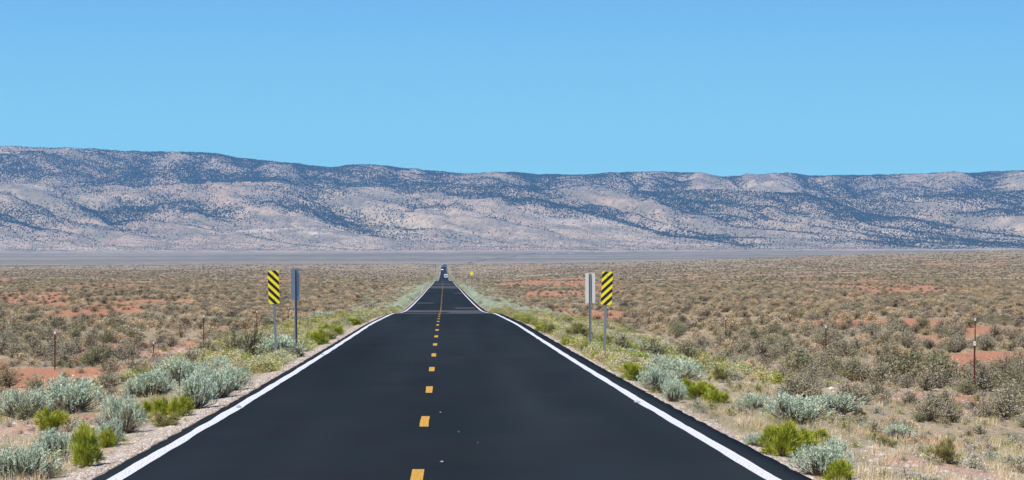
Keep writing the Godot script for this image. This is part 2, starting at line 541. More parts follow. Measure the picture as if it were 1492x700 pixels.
func spot(x: float, d: float, w: float, h: float, sink := 0.02) -> Transform3D:
	var b := Basis(Vector3.UP, rng.randf() * TAU).scaled(Vector3(w, h, w))
	return Transform3D(b, Vector3(x, land(x, d) - sink, -d))

var protos := {}
func plant(kind: String, x: float, d: float, w: float, h: float, called: String, label: String, category: String, group: String) -> void:
	var list: Array = protos[kind]
	var pick: Array = list[rng.randi() % list.size()]
	var o := thing(called, Vector3(x, land(x, d) - 0.02, -d), rng.randf() * TAU, label, category, group)
	o.scale = Vector3(w, h, w)
	var f := part("foliage" if pick.size() > 1 else "blades", pick[0], M.leaf, o)
	if pick.size() > 1: part("stems", pick[1], M.wood, o)

# ---------------------------------------------------------------- _ready
func _ready() -> void:
	rng.seed = 20240611
	# camera: eye height on the crown of the road, long lens
	var cam := Camera3D.new()
	cam.name = "camera"
	cam.keep_aspect = Camera3D.KEEP_HEIGHT
	cam.fov = 9.712
	cam.near = 0.5
	cam.far = 60000.0
	cam.position = Vector3(0, EYE, 0)
	cam.rotation = Vector3(atan(30.0 / 4120.0), -atan(99.5 / 4120.0), 0)
	add_child(cam)
	cam.current = true
	# sky
	var env := Environment.new()
	env.background_mode = Environment.BG_SKY
	var ps := ProceduralSkyMaterial.new()
	ps.sky_horizon_color = Color(0.39, 0.86, 0.90).linear_to_srgb()
	ps.sky_top_color = Color(0.005, 0.14, 0.58).linear_to_srgb()
	ps.sky_curve = 0.06
	ps.ground_horizon_color = Color(0.3, 0.26, 0.22).linear_to_srgb()
	ps.ground_bottom_color = Color(0.25, 0.2, 0.16).linear_to_srgb()
	ps.sun_angle_max = 1.0
	var sky := Sky.new()
	sky.sky_material = ps
	env.sky = sky
	env.tonemap_mode = Environment.TONE_MAPPER_LINEAR
	env.tonemap_exposure = 1.3
	env.sdfgi_enabled = true
	env.ssao_enabled = true
	env.ssil_enabled = true
	env.fog_enabled = true
	env.fog_density = 0.000039
	env.fog_light_color = Color(0.5, 0.795, 1.0)
	var we := WorldEnvironment.new()
	we.name = "world_environment"
	we.environment = env
	add_child(we)
	# sun
	var sun := DirectionalLight3D.new()
	sun.name = "sun"
	sun.light_energy = 1.45
	sun.light_color = Color(1.0, 0.955, 0.88)
	sun.light_angular_distance = 0.5
	sun.shadow_enabled = true
	add_child(sun)
	sun.look_at_from_position(Vector3(-0.40, 0.82, 0.40) * 100.0, Vector3.ZERO)

	n_soft = noise(11, 0.045, 3)
	n_mid = noise(12, 0.012, 3)
	n_big = noise(13, 0.03, 3)
	n_fine = noise(14, 0.35, 4)
	n_ridge = noise(15, 0.00085, 3)
	n_streak = noise(16, 0.0014, 5)
	road_tab = table([[0, 1.95], [29, 2.21], [48, 2.38], [72, 2.55], [100, 2.72], [128, 2.88], [183, 3.42], [215, 3.98], [245, 4.4], [300, 4.75], [445, 5.4], [572, 5.83], [750, 6.6], [900, 7.1], [1050, 7.5], [1250, 9.6], [1870, 12.7], [2400, 12.9], [2860, 12.3], [3200, 9.2], [3600, 4.7], [3750, 4.9], [4100, 7.5], [5000, 11.0], [6000, 5.5], [7500, -8.0], [9000, -22.0], [9500, -28.0], [11200, -50.0]], 0.035)
	plain_tab = table([[0, 1.95], [100, 3.0], [200, 4.0], [300, 4.9], [600, 6.0], [1000, 7.6], [1870, 9.5], [2860, 8.5], [3600, 6.3], [4200, 6.5], [5000, 9.0], [6000, 5.0], [7500, -8.0], [9000, -22.0], [9500, -28.0], [11200, -50.0]], 0.06)
	make_materials()
	build_ground()
	build_mountains()
	build_road()
	build_scrub()
	build_verge()
	build_signs()
	build_fences()
	build_vehicles()
	build_far_things()
	print("built")

func build_ground() -> void:
	var ds := PackedFloat32Array()
	var d := -30.0
	while d < 9420.0:
		ds.append(d)
		d += 4.0 if d < 18.0 else clampf(0.0115 * d, 0.35, 60.0)
	var cols := 301
	var pos := PackedVector3Array()
	var col := PackedColorArray()
	for dd in ds:
		var hw := 34.0 + 0.33 * maxf(dd, 0.0)
		for c in cols:
			var s := c / 150.0 - 1.0
			var x := hw * (0.22 * s + 0.78 * s * s * s)
			var y := land(x, dd)
			# the bed under the road lies lower than its surface
			y -= 15.0 * sm(9330.0, 9420.0, dd)
			y -= (0.12 + 0.0002 * maxf(dd, 0.0)) * (1.0 - sm(3.55, 3.75 + 0.0012 * maxf(dd, 0.0), absf(x)))
			pos.append(Vector3(x, y, -dd))
			col.append(ground_colour(x, dd))
	var g := part("ground", grid_mesh(pos, col, ds.size(), cols), M.ground, self)
	tag(g, "red and tan sandy desert plain with dry litter", "", "", "structure")

func build_mountains() -> void:
	var rows := 260
	var cols := 600
	var pos := PackedVector3Array()
	var col := PackedColorArray()
	var wood := PackedFloat32Array()
	for r in rows:
		var t := r / float(rows - 1)
		var d := 9250.0 + 6600.0 * t
		var hw := 0.235 * d
		for c in cols:
			var x := lerpf(-hw - 500.0, hw, c / float(cols - 1))
			var h := mountain_y(x, d)
			var k := woods(x, d, h)
			pos.append(Vector3(x, h, -d))
			wood.append(k)
			col.append(mountain_colour(x, d, k))
	var m := part("mountain_range", grid_mesh(pos, col, rows, cols), M.mountain, self)
	tag(m, "long pinkish tan mountain range with wooded spurs and gullies", "", "", "structure")
	# junipers and pines on the slopes
	rng.seed = 77
	var b := Buf.new()
	var rings := []
	for i in 5:
		var ring := []
		for j in 7:
			var a := TAU * j / 7.0 + i * 0.4
			var rr: float = [0.28, 0.5, 0.46, 0.28, 0.05][i] * rng.randf_range(0.75, 1.2)
			ring.append(Vector3(cos(a) * rr, [0.0, 0.2, 0.5, 0.82, 1.0][i] + rng.randf_range(-0.05, 0.05), sin(a) * rr))
		rings.append(ring)
	for i in 4:
		for j in 7:
			var v := rng.randf_range(0.75, 1.25)
			b.quad(rings[i][j], rings[i + 1][j], rings[i + 1][(j + 1) % 7], rings[i][(j + 1) % 7], Color(v, v, v))
	var xf := []
	var cc := PackedColorArray()
	for i in 1000000:
		var d := 9900.0 + 4800.0 * rng.randf()
		var x := rng.randf_range(-0.22, 0.215) * d
		var fr := (d - 9250.0) / 6600.0 * (rows - 1)
		var fc := (x + 0.235 * d + 500.0) / (0.47 * d + 500.0) * (cols - 1)
		var q := int(fr) * cols + int(fc)
		var tr := fr - int(fr)
		var tc := fc - int(fc)
		var k := lerpf(lerpf(wood[q], wood[q + 1], tc), lerpf(wood[q + cols], wood[q + cols + 1], tc), tr)
		var low_brush := rng.randf() < 0.10
		if not low_brush and rng.randf() > k * k * 0.75 + 0.05 * k: continue
		var y := lerpf(lerpf(pos[q].y, pos[q + 1].y, tc), lerpf(pos[q + cols].y, pos[q + cols + 1].y, tc), tr)
		var s := rng.randf_range(1.4, 2.8) if low_brush else rng.randf_range(2.2, 5.4)
		xf.append(Transform3D(Basis(Vector3.UP, rng.randf() * TAU).scaled(Vector3(s, s * rng.randf_range(0.75, 1.25), s)), Vector3(x, y - 0.3, -d)))
		cc.append(vary(Color(0.07, 0.07, 0.045) if low_brush else Color(0.042, 0.050, 0.032), 0.35))
	print("trees ", xf.size())
	scatter("juniper_woodland", b.mesh(), M.tree, xf, cc, "dark juniper woodland speckling the mountain slopes", "woodland")

func strip(x0: float, x1: float, d0: float, d1: float, lift: float, col: Color, ragged: float, mat: Material, called: String, parent: Node) -> MeshInstance3D:
	# a sheet that lies on the road between two lines
	var b := Buf.new()
	var d := d0
	while d < d1 - 0.001:
		var e := minf(d1, d + clampf(0.02 * d, 0.5, 12.0))
		var j0 := ragged * n_fine.get_noise_2d(x0 * 7.0, d * 0.6)
		var j1 := ragged * n_fine.get_noise_2d(x0 * 7.0, e * 0.6)
		var k0 := ragged * n_fine.get_noise_2d(x1 * 9.0 + 50.0, d * 0.6)
		var k1 := ragged * n_fine.get_noise_2d(x1 * 9.0 + 50.0, e * 0.6)
		b.quad(Vector3(x0 + j0, road_y(d) + lift, -d), Vector3(x0 + j1, road_y(e) + lift, -e), Vector3(x1 + k1, road_y(e) + lift, -e), Vector3(x1 + k0, road_y(d) + lift, -d), col)
		d = e
	return part(called, b.mesh(), mat, parent)

func build_road() -> void:
	var road := Node3D.new()
	road.name = "road"
	add_child(road)
	tag(road, "straight two lane black asphalt road rolling towards the mountains", "", "", "structure")
	var pos := PackedVector3Array()
	var col := PackedColorArray()
	var ds := PackedFloat32Array()
	var d := -30.0
	while d < 4300.0:
		ds.append(d)
		d += clampf(0.01 * d, 0.5, 12.0)
	var xs := [-3.62, -3.54, -3.36, -2.8, -2.2, -1.6, -1.0, -0.4, 0.2, 0.8, 1.4, 2.0, 2.6, 3.2, 3.5, 3.70, 3.80]
	for dd in ds:
		for i in xs.size():
			var x: float = xs[i]
			var y := road_y(dd)
			var j := n_fine.get_noise_2d(signf(x) * 40.0, dd * 2.2) * 0.045
			if i == 0 or i == xs.size() - 1: y -= 0.4
			if i <= 1 or i >= xs.size() - 2: x += j
			pos.append(Vector3(x, y, -dd))
			var k := 1.0 + 0.32 * n_soft.get_noise_2d(x * 14.0, dd * 0.25) + 0.16 * n_fine.get_noise_2d(x * 1.5, dd * 0.3)
			col.append(Color(0.0275 * k, 0.0345 * k, 0.0355 * k))
	part("asphalt", grid_mesh(pos, col, ds.size(), xs.size()), M.asphalt, road)
	var white := Color(0.82, 0.82, 0.8)
	for s in [-1.0, 1.0]:
		strip(s * 3.31 - 0.077, s * 3.31 + 0.077, -30.0, 4250.0, 0.006, white, 0.03, M.paint, "edge_line", road)
	var yellow := Color(0.72, 0.40, 0.045)
	for k in 88:
		var e := 30.0 + 12.19 * (k - 2)
		strip(-0.335, -0.21, e - 3.1, e, 0.006, vary(yellow, 0.06), 0.012, M.paint, "centre_dash", road)
	# paler grey ragged sheets laid over the asphalt as cross-bands
	for p in [[-3.1, 3.1, 184.0, 196.0], [-2.9, -0.5, 203.0, 214.0], [0.3, 3.1, 208.0, 226.0], [-3.1, 3.1, 236.0, 250.0], [1.2, 3.1, 268.0, 276.0], [-3.0, -1.2, 320.0, 327.0], [1.6, 3.1, 470.0, 482.0], [-3.15, 3.15, 610.0, 720.0], [-3.15, 3.15, 780.0, 800.0], [-3.15, 3.15, 845.0, 870.0], [-3.15, 3.15, 960.0, 985.0]]:
		var g := rng.randf_range(0.10, 0.16)
		strip(p[0], p[1], p[2], p[3], 0.004, Color(g, g * 0.98, g * 0.97), 0.5, M.asphalt, "patch", road)

func build_scrub() -> void:
	print("scrub")
	# prototypes
	for i in 4: protos.get_or_add("sage", []).append(sage_meshes(100 + i))
	for i in 4: protos.get_or_add("broom", []).append(broom_meshes(200 + i, Color(0.37, 0.40, 0.05), 5600, 0.4))
	for i in 2: protos.get_or_add("snakeweed", []).append(broom_meshes(220 + i, Color(0.36, 0.33, 0.13), 3600, 0.6))
	for i in 4: protos.get_or_add("olive", []).append(scrub_meshes(300 + i, Color(0.26, 0.265, 0.14), 70, 22, 0.045))
	for i in 4: protos.get_or_add("grey", []).append(scrub_meshes(340 + i, Color(0.36, 0.33, 0.215), 80, 18, 0.042))
	for i in 4: protos.get_or_add("grass", []).append([grass_mesh(400 + i, Color(0.70, 0.57, 0.36), 90)])
	rng.seed = 555
	# --- the plain: the larger, nearer shrubs one by one, the rest as a mass
	var cand := []
	for i in 7000:
		var d := 48.0 * pow(10.0, 0.95 * rng.randf())
		var x := rng.randf_range(-0.185, 0.235) * (d + 6.0)
		if absf(x) < 6.5 + 0.006 * d: continue
		var fence := absf(x) > 11.0
		if redness(x, d) > 0.45 and rng.randf() < 0.88: continue
		if not fence and rng.randf() < 0.55: continue
		if d < 70.0 and rng.randf() < 0.5: continue
		if absf(x - 13.56) < 1.0 and d > 84.0 and d < 100.5: continue
		if absf(x + 12.2) < 0.8 and d > 78.0 and d < 89.5: continue
		cand.append([x, d, (pow(rng.randf(), 1.6) * 0.85 + 0.32) * (0.75 if not fence else 1.0)])
	cand.sort_custom(func(a, b): return a[2] / a[1] > b[2] / b[1])
	var xf := []
	var cc := PackedColorArray()
	var shades := [Color(0.36, 0.295, 0.19), Color(0.60, 0.465, 0.275), Color(0.30, 0.275, 0.15), Color(0.38, 0.33, 0.23), Color(0.60, 0.475, 0.285), Color(0.19, 0.16, 0.105), Color(0.48, 0.385, 0.225), Color(0.42, 0.335, 0.21)]
	var n_grey := 0
	var n_olive := 0
	for i in cand.size():
		var c: Array = cand[i]
		var olive := n_soft.get_noise_2d(c[0] * 1.7 + 30.0, c[1]) > 0.12
		if i < 560 and n_grey < 290 and n_olive < 290:
			var where := ("on red sand" if redness(c[0], c[1]) > 0.3 else "in dry grass") + (" past the wire fence" if absf(c[0]) > 14.0 else " inside the wire fence")
			var bank := " behind pale sign back" if c[0] > 0.0 else " behind dark sign back"
			var big: String = "tall " if c[2] > 0.8 else ("low " if c[2] < 0.55 else "rounded ")
			if olive and i % 2 == 0:
				n_olive += 1
				plant("olive", c[0], c[1], c[2] * 1.15, c[2], "olive_shrub", big + "olive green shrub " + where + bank, "shrub", "olive desert shrubs on the plain")
			else:
				n_grey += 1
				plant("grey", c[0], c[1], c[2] * 1.2, c[2] * 0.9, "grey_shrub", big + "greyish brown shrub " + where + bank, "shrub", "grey desert shrubs on the plain")
		else:
			xf.append(spot(c[0], c[1], c[2] * 1.25, c[2] * 0.9))
			cc.append(vary(shades[rng.randi() % 8], 0.2))
	for i in 190000:
		var d := 260.0 * pow(19.0, pow(rng.randf(), 0.72))
		var x := rng.randf_range(-0.185, 0.235) * d
		if absf(x) < 5.5 + 0.001 * d: continue
		if redness(x, d) > 0.4 and rng.randf() < 0.9: continue
		if n_mid.get_noise_2d(x * 1.6 + 300.0, d * 0.5) < -0.12 and rng.randf() < 0.6: continue
		var s := (0.42 + 0.95 * pow(rng.randf(), 1.7)) * lerpf(0.95, 1.6, sm(400.0, 2500.0, d))
		xf.append(spot(x, d, s * 1.35, s * 0.8))
		cc.append(vary(shades[rng.randi() % 8], 0.25))
	print("scrub ", xf.size())
	scatter("desert_scrub", far_shrub_mesh(501, 520, 0.8), M.leaf, xf, cc, "grey brown desert scrub covering the wide plain", "scrub")
	# --- dry grass between the shrubs
	var gc := []
	for i in 42000:
		var d := 27.0 * pow(14.0, pow(rng.randf(), 0.8))
		var x := rng.randf_range(-0.185, 0.235) * (d + 8.0)
		var ax := absf(x)
		if ax < (4.0 if x < 0.0 else 3.8) + 0.7 * rng.randf(): continue
		if redness(x, d) > 0.5 and rng.randf() < 0.8: continue
		if n_soft.get_noise_2d(x * 2.0 + 70.0, d * 1.5) < -0.12 and rng.randf() < 0.7: continue
		gc.append([x, d, 0.12 + 0.30 * pow(rng.randf(), 2.2)])
	for i in 9000:
		var d := rng.randf_range(27.0, 75.0)
		var x := rng.randf_range(-12.0, 15.0)
		if absf(x) < (4.0 if x < 0.0 else 3.8) + 0.5 * rng.randf(): continue
		if redness(x, d) > 0.5 and rng.randf() < 0.7: continue
		gc.append([x, d, 0.08 + 0.16 * rng.randf()])
	gc.sort_custom(func(a, b): return a[2] / a[1] > b[2] / b[1])
	xf = []
	cc = PackedColorArray()
	for i in gc.size():
		var c: Array = gc[i]
		if i < 300:
			plant("grass", c[0], c[1], c[2], c[2] * 0.8, "dry_grass_tuft", ("broad " if c[2] > 0.3 else "small ") + "straw coloured grass tuft on " + ("red sand" if redness(c[0], c[1]) > 0.3 else "stony ground") + (" on the side of the pale sign back" if c[0] > 0.0 else " on the side of the dark sign back"), "grass tuft", "dry grass tufts near the road")
		else:
			xf.append(spot(c[0], c[1], c[2], c[2] * 0.75))
			var k := rng.randf_range(0.75, 1.2)
			var tone := rng.randf()
			if tone < 0.25: cc.append(Color(0.55 * k, 0.62 * k, 0.62 * k))
			elif tone < 0.4: cc.append(Color(0.62 * k, 0.72 * k, 0.4 * k))
			else: cc.append(Color(k, k * rng.randf_range(0.94, 1.04), k * rng.randf_range(0.85, 1.1)))
	print("grass ", xf.size())
	scatter("dry_grass", grass_mesh(409, Color(0.70, 0.58, 0.37), 60), M.leaf, xf, cc, "short straw coloured dry grass between the shrubs", "grass")
	# --- low forbs and seedlings on the verges
	xf = []
	cc = PackedColorArray()
	for i in 4500:
		var d := 27.0 * pow(5.0, rng.randf())
		var s := -1.0 if rng.randf() < 0.5 else 1.0
		var x := s * (4.2 + 10.0 * pow(rng.randf(), 1.3))
		if n_soft.get_noise_2d(x * 2.6 + 170.0, d * 1.9) < -0.1: continue
		var k := 0.09 + 0.26 * pow(rng.randf(), 2.0)
		xf.append(spot(x, d, k * 1.4, k))
		cc.append(vary([Color(0.46, 0.47, 0.33), Color(0.40, 0.36, 0.22), Color(0.36, 0.37, 0.14), Color(0.58, 0.49, 0.31), Color(0.44, 0.39, 0.32)][rng.randi() % 5], 0.2))
	scatter("verge_forbs", far_shrub_mesh(503, 500, 0.75), M.leaf, xf, cc, "low grey green and straw forbs dotting the verges", "forbs")
	# --- gravel along the edge of the paving
	var b := Buf.new()
	rng.seed = 91
	var ring := []
	for i in 6:
		var a := TAU * i / 6.0
		ring.append(Vector3(cos(a) * rng.randf_range(0.4, 0.55), rng.randf_range(0.05, 0.2), sin(a) * rng.randf_range(0.4, 0.55)))
	var top := Vector3(0.05, 0.45, -0.04)
	for i in 6:
		var j := (i + 1) % 6
		b.tri(ring[i], top, ring[j], Color.WHITE)
		b.quad(ring[i] * Vector3(0.8, 0, 0.8), ring[i], ring[j], ring[j] * Vector3(0.8, 0, 0.8), Color.WHITE)
	xf = []
	cc = PackedColorArray()
	for i in 60000:
		var d := 26.0 * pow(6.0, pow(rng.randf(), 0.9))
		var s := -1.0 if rng.randf() < 0.5 else 1.0
		var x := s * (3.66 + absf(rng.randfn(0.0, 0.27 if s < 0.0 else 0.2)))
		if i % 2 == 0:
			x = s * rng.randf_range(4.3, 13.0)
			if n_soft.get_noise_2d(x * 1.3 + 400.0, d * 0.9) < 0.1: continue
		var k := rng.randf_range(0.010, 0.036) * (1.5 if rng.randf() < 0.08 else 1.0)
		if i % 2 == 0: k *= 3.2 if rng.randf() < 0.12 else 1.3
		xf.append(spot(x, d, k * rng.randf_range(1.0, 1.6), k, 0.004))
		cc.append(vary([Color(0.46, 0.40, 0.32), Color(0.38, 0.32, 0.25), Color(0.54, 0.49, 0.41), Color(0.30, 0.22, 0.165)][rng.randi() % 4], 0.15))
	scatter("shoulder_gravel", b.mesh(), M.stone, xf, cc, "pale pinkish gravel strewn along both road shoulders", "gravel")
	# loose stones lying on the paving
	for p in [[-0.02, 31.2, 0.035], [-0.05, 43.4, 0.03], [0.2, 37.6, 0.02], [0.42, 35.0, 0.015], [-3.28, 45.3, 0.09], [3.22, 47.0, 0.09], [-3.32, 77.5, 0.1]]:
		var o := part("loose_stone", b.mesh(), M.grey_paint, self)
		o.scale = Vector3(p[2] * 1.3, p[2], p[2])
		o.rotation.y = p[1]
		o.position = Vector3(p[0], road_y(p[1]) + 0.007, -p[1])
		tag(o, "small grey stone lying on white edge line" if p[2] > 0.05 else "tiny pale pebble lying on black asphalt near centre line", "stone", "stones on the edge lines" if p[2] > 0.05 else "pebbles on the asphalt")

func build_verge() -> void:
	rng.seed = 808
	# each row: kind, metres right of the road's middle, metres along it, width, height
	var names := {
		"S": ["sage", "sagebrush", "silvery green sagebrush mound on the stony verge", "shrub", "sagebrush beside the road"],
		"G": ["broom", "green_brush", "bright yellow green feathery brush on the road verge", "shrub", "bright green brush beside the road"],
		"W": ["snakeweed", "snakeweed", "dull olive fine stemmed snakeweed on the verge", "shrub", "snakeweed beside the road"],
		"O": ["olive", "olive_shrub", "dark olive twiggy shrub between road and wire fence", "shrub", "olive shrubs inside the fences"],
		"D": ["grass", "dry_grass_tuft", "straw coloured dry grass tuft on the stony verge", "grass tuft", "dry grass tufts near the road"]}
	for p in [
		["S", -4.56, 30.4, 0.58, 0.41], ["S", -4.70, 34.5, 0.52, 0.38], ["G", -4.04, 32.1, 0.41, 0.56], ["G", -6.06, 43.9, 0.55, 0.40], ["S", -7.45, 50.3, 0.76, 0.56], ["S", -6.74, 50.8, 0.94, 0.64],
		["S", -4.56, 40.3, 0.49, 0.57], ["S", -4.35, 36.8, 0.36, 0.36], ["G", -4.32, 36.4, 0.23, 0.35], ["G", -4.77, 44.5, 0.37, 0.39], ["G", -4.48, 45.0, 0.46, 0.44], ["G", -4.12, 44.6, 0.37, 0.39],
		["S", -4.09, 47.3, 0.67, 0.57], ["S", -4.01, 51.5, 0.65, 0.58], ["S", -3.91, 55.1, 0.56, 0.53], ["S", -5.91, 57.4, 0.92, 0.53], ["S", -5.76, 62.4, 0.94, 0.64], ["S", -5.49, 67.6, 0.79, 0.46],
		["S", -6.22, 57.4, 0.56, 0.39], ["G", -4.26, 66.6, 0.68, 0.36], ["G", -5.09, 73.7, 0.47, 0.29], ["O", -5.25, 78.8, 1.26, 1.11], ["O", -6.54, 87.9, 1.11, 0.85], ["S", -4.54, 78.4, 1.14, 0.65],
		["W", -3.95, 78.9, 0.84, 0.54], ["G", -4.20, 93.7, 0.82, 0.55], ["G", -3.70, 107.8, 1.10, 0.52], ["W", -3.95, 100.8, 0.98, 0.49], ["S", -11.14, 260.0, 2.15, 0.76], ["W", -3.99, 41.5, 0.60, 0.26],
		["D", -3.56, 115.8, 0.84, 0.39], ["G", -3.42, 132.4, 0.96, 0.45], ["W", -4.87, 88.6, 0.86, 0.52], ["O", -7.32, 87.0, 1.06, 0.63], ["G", 4.73, 78.5, 0.69, 0.46], ["G", 4.11, 60.2, 0.64, 0.50],
		["S", 3.94, 53.9, 0.68, 0.52], ["S", 4.95, 60.3, 0.94, 0.59], ["S", 3.81, 49.8, 0.46, 0.39], ["G", 4.60, 51.8, 0.80, 0.43], ["G", 4.92, 50.9, 0.47, 0.30], ["W", 6.21, 63.4, 0.52, 0.43],
		["W", 6.42, 70.8, 0.48, 0.38], ["S", 5.55, 50.4, 0.54, 0.32], ["S", 5.70, 45.5, 0.86, 0.49], ["S", 7.18, 52.3, 0.81, 0.41], ["G", 3.88, 33.9, 0.53, 0.49], ["G", 4.39, 35.8, 0.66, 0.40],
		["G", 5.19, 39.2, 0.44, 0.25], ["S", 4.06, 30.3, 0.51, 0.40], ["G", 4.15, 29.6, 0.34, 0.29], ["W", 6.66, 37.5, 0.44, 0.40], ["G", 7.20, 59.4, 0.32, 0.20], ["O", 9.65, 76.2, 1.22, 0.89],
		["O", 11.32, 77.9, 1.02, 0.79], ["O", 12.29, 75.4, 1.46, 1.06], ["O", 13.19, 74.9, 1.35, 0.95], ["O", 13.91, 68.9, 1.00, 0.87], ["O", 9.01, 53.4, 0.39, 0.23], ["W", 7.72, 52.2, 0.33, 0.23],
		["G", 5.31, 31.3, 0.53, 0.12], ["G", 3.02, 165.0, 0.80, 0.36], ["G", 3.46, 137.8, 1.00, 0.43], ["G", 3.53, 115.8, 0.84, 0.39], ["W", 4.02, 110.8, 0.91, 0.48], ["G", 3.78, 91.8, 0.62, 0.36],
		["W", 4.69, 98.9, 1.25, 0.82], ["G", 5.61, 150.7, 1.10, 0.51], ["G", 4.51, 87.1, 0.72, 0.38], ["W", 5.12, 90.3, 0.88, 0.57], ["O", 5.30, 84.4, 1.02, 0.70], ["O", 5.80, 78.8, 1.15, 0.77],
		["O", 7.27, 84.7, 1.23, 0.74], ["W", 4.69, 67.0, 0.59, 0.39], ["G", 3.49, 153.6, 0.75, 0.37], ["O", 7.99, 79.6, 0.97, 0.66], ["S", 3.86, 35.9, 0.30, 0.19], ["S", 6.92, 43.0, 0.42, 0.23],
		["W", 6.25, 40.0, 0.33, 0.21], ["G", 5.50, 169.8, 0.99, 0.49], ["W", 6.15, 138.0, 1.14, 0.60]]:
		var k: Array = names[p[0]]
		var x: float = signf(p[1]) * maxf(absf(p[1]), 3.85 + 0.42 * p[3])
		var lab: String = ("large " if p[3] > 0.75 else ("small " if p[3] < 0.45 else "")) + k[2] + (", pale sign back's side" if x > 0.0 else ", dark sign back's side")
		plant(k[0], x, p[2], p[3] * (1.36 if p[0] == "S" else 1.25), p[4] / (0.64 if p[0] == "S" else 0.70), k[1], lab, k[3], k[4])
	for i in 46:
		var d := 62.0 * pow(3.0, rng.randf())
		var sd := -1.0 if rng.randf() < 0.3 else 1.0
		var w := rng.randf_range(0.4, 0.85)
		var x := sd * (3.95 + 0.5 * w + 1.6 * pow(rng.randf(), 1.5))
		var kk: Array = names["G" if rng.randf() < 0.7 else "W"]
		plant(kk[0], x, d, w * 1.2, w * rng.randf_range(0.7, 1.0), kk[1], ("large " if w > 0.75 else ("small " if w < 0.45 else "")) + kk[2] + (", pale sign back's side" if x > 0.0 else ", dark sign back's side"), kk[3], kk[4])
	# pale sage and green brush that line the road farther on
	var xf := []
	var cc := PackedColorArray()
	for i in 2600:
		var d := 58.0 * pow(4.0, rng.randf())
		var s := -1.0 if rng.randf() < 0.42 else 1.0
		var x := s * (4.02 + 4.2 * pow(rng.randf(), 1.5) + 0.003 * d)
		if d < 66.0: continue
		var k := rng.randf_range(0.25, 0.72)
		xf.append(spot(x, d, k * 1.35, k * 0.9))
		cc.append(vary([Color(0.58, 0.54, 0.24), Color(0.43, 0.45, 0.14), Color(0.50, 0.51, 0.35), Color(0.66, 0.57, 0.33), Color(0.37, 0.41, 0.09), Color(0.45, 0.43, 0.27)][rng.randi() % 6], 0.18))
	for i in 7500:
		var d := 130.0 * pow(30.0, rng.randf())
		var s := -1.0 if rng.randf() < 0.5 else 1.0
		var x := s * (4.1 + absf(rng.randfn(0.0, 1.0)) * minf(2.0 + 0.004 * d, 6.0))
		if d < 200.0 and rng.randf() < 0.5: continue
		var k := rng.randf_range(0.4, 0.95)
		xf.append(spot(x, d, k * 1.3, k * 0.85))
		cc.append(vary(Color(0.56, 0.64, 0.46) if d > 230.0 + 60.0 * rng.randf() and rng.randf() < lerpf(0.85, 0.35, sm(600.0, 1100.0, d)) else [Color(0.36, 0.38, 0.10), Color(0.58, 0.50, 0.25), Color(0.42, 0.39, 0.22)][rng.randi() % 3], 0.18))
	scatter("verge_brush", far_shrub_mesh(502, 1100, 0.55), M.leaf, xf, cc, "pale green brush lining both verges far along the road", "brush")

func build_signs() -> void:
	# striped markers that face the camera at the culvert; x, d, height of the panel's foot over the road, lean, turn, stripe slope
	marker(-4.55, 77.0, 1.40, 2.2, 3.0, -1.0, "yellow and black striped object marker beside the dark grey sign back", true)
	marker(4.36, 77.0, 1.37, -2.6, -4.0, 1.0, "yellow and black striped object marker beside the pale sign back", true)
	# markers for the other direction, seen from behind
	marker(-4.29, 82.0, 1.46, 0.6, 220.0, -1.0, "dark grey back of a narrow marker on steel post", false, M.aluminium)
	marker(4.45, 85.6, 1.34, 0.3, 164.0, 1.0, "pale bare aluminium back of a narrow marker on steel post", false, M.aluminium)
	# the next culvert
	marker(-4.5, 880.0, 1.3, 0.0, 0.0, -1.0, "tiny yellow striped marker far along the road by the pale brush", true)
	marker(4.7, 560.0, 1.2, 0.0, 176.0, 1.0, "small grey sign back far along the road near the yellow warning sign", false, M.aluminium)
	var d := 600.0
	var s := thing("warning_sign", Vector3(5.95, land(5.95, d) - 0.05, -d), 0.0, "yellow diamond warning sign standing far along the road", "sign")
	var b := Buf.new()
	var up := road_y(d) + 3.2 - s.position.y
	b.plate(rounded(0.76, 0.76, 0.05, PI / 4, Vector2(0, up)), -0.002, 0.002)
	var p := part("panel", b.mesh(), M.sign_yellow, s)
	var line := Buf.new()
	var outer := rounded(0.72, 0.72, 0.04, PI / 4, Vector2(0, up))
	var inner := rounded(0.68, 0.68, 0.03, PI / 4, Vector2(0, up))
	for i in outer.size():
		var j := (i + 1) % outer.size()
		line.quad(Vector3(outer[i].x, outer[i].y, 0.004), Vector3(outer[j].x, outer[j].y, 0.004), Vector3(inner[j].x, inner[j].y, 0.004), Vector3(inner[i].x, inner[i].y, 0.004), Color.WHITE)
	part("border", line.mesh(), M.sign_black, p)
	post_part(s, up + 0.3, -0.012)
	# short weathered stakes by the culvert
	for q in [[6.03, 95.0, 0.42, 0.055], [6.86, 97.0, 0.34, 0.04]]:
		var st := thing("wooden_stake", Vector3(q[0], land(q[0], q[1]) - 0.1, -q[1]), 0.3, "short charred wooden stake standing in brush beyond the marker", "stake", "wooden stakes by the culvert")
		var bb := Buf.new()
		bb.tube(Vector3.ZERO, Vector3(0.02, q[2] + 0.1, 0), q[3], q[3] * 0.85, 8)
		part("shaft", bb.mesh(), M.burnt, st)

func rounded(w: float, h: float, r: float, turn: float, at: Vector2) -> PackedVector2Array:
	var out := PackedVector2Array()
	for k in 4:
		var c := Vector2((w / 2 - r) * [1, -1, -1, 1][k], (h / 2 - r) * [1, 1, -1, -1][k])
		for i in 5:
			var a := PI / 2 * (k + i / 4.0)
			out.append((c + Vector2(cos(a), sin(a)) * r).rotated(turn) + at)
	return out

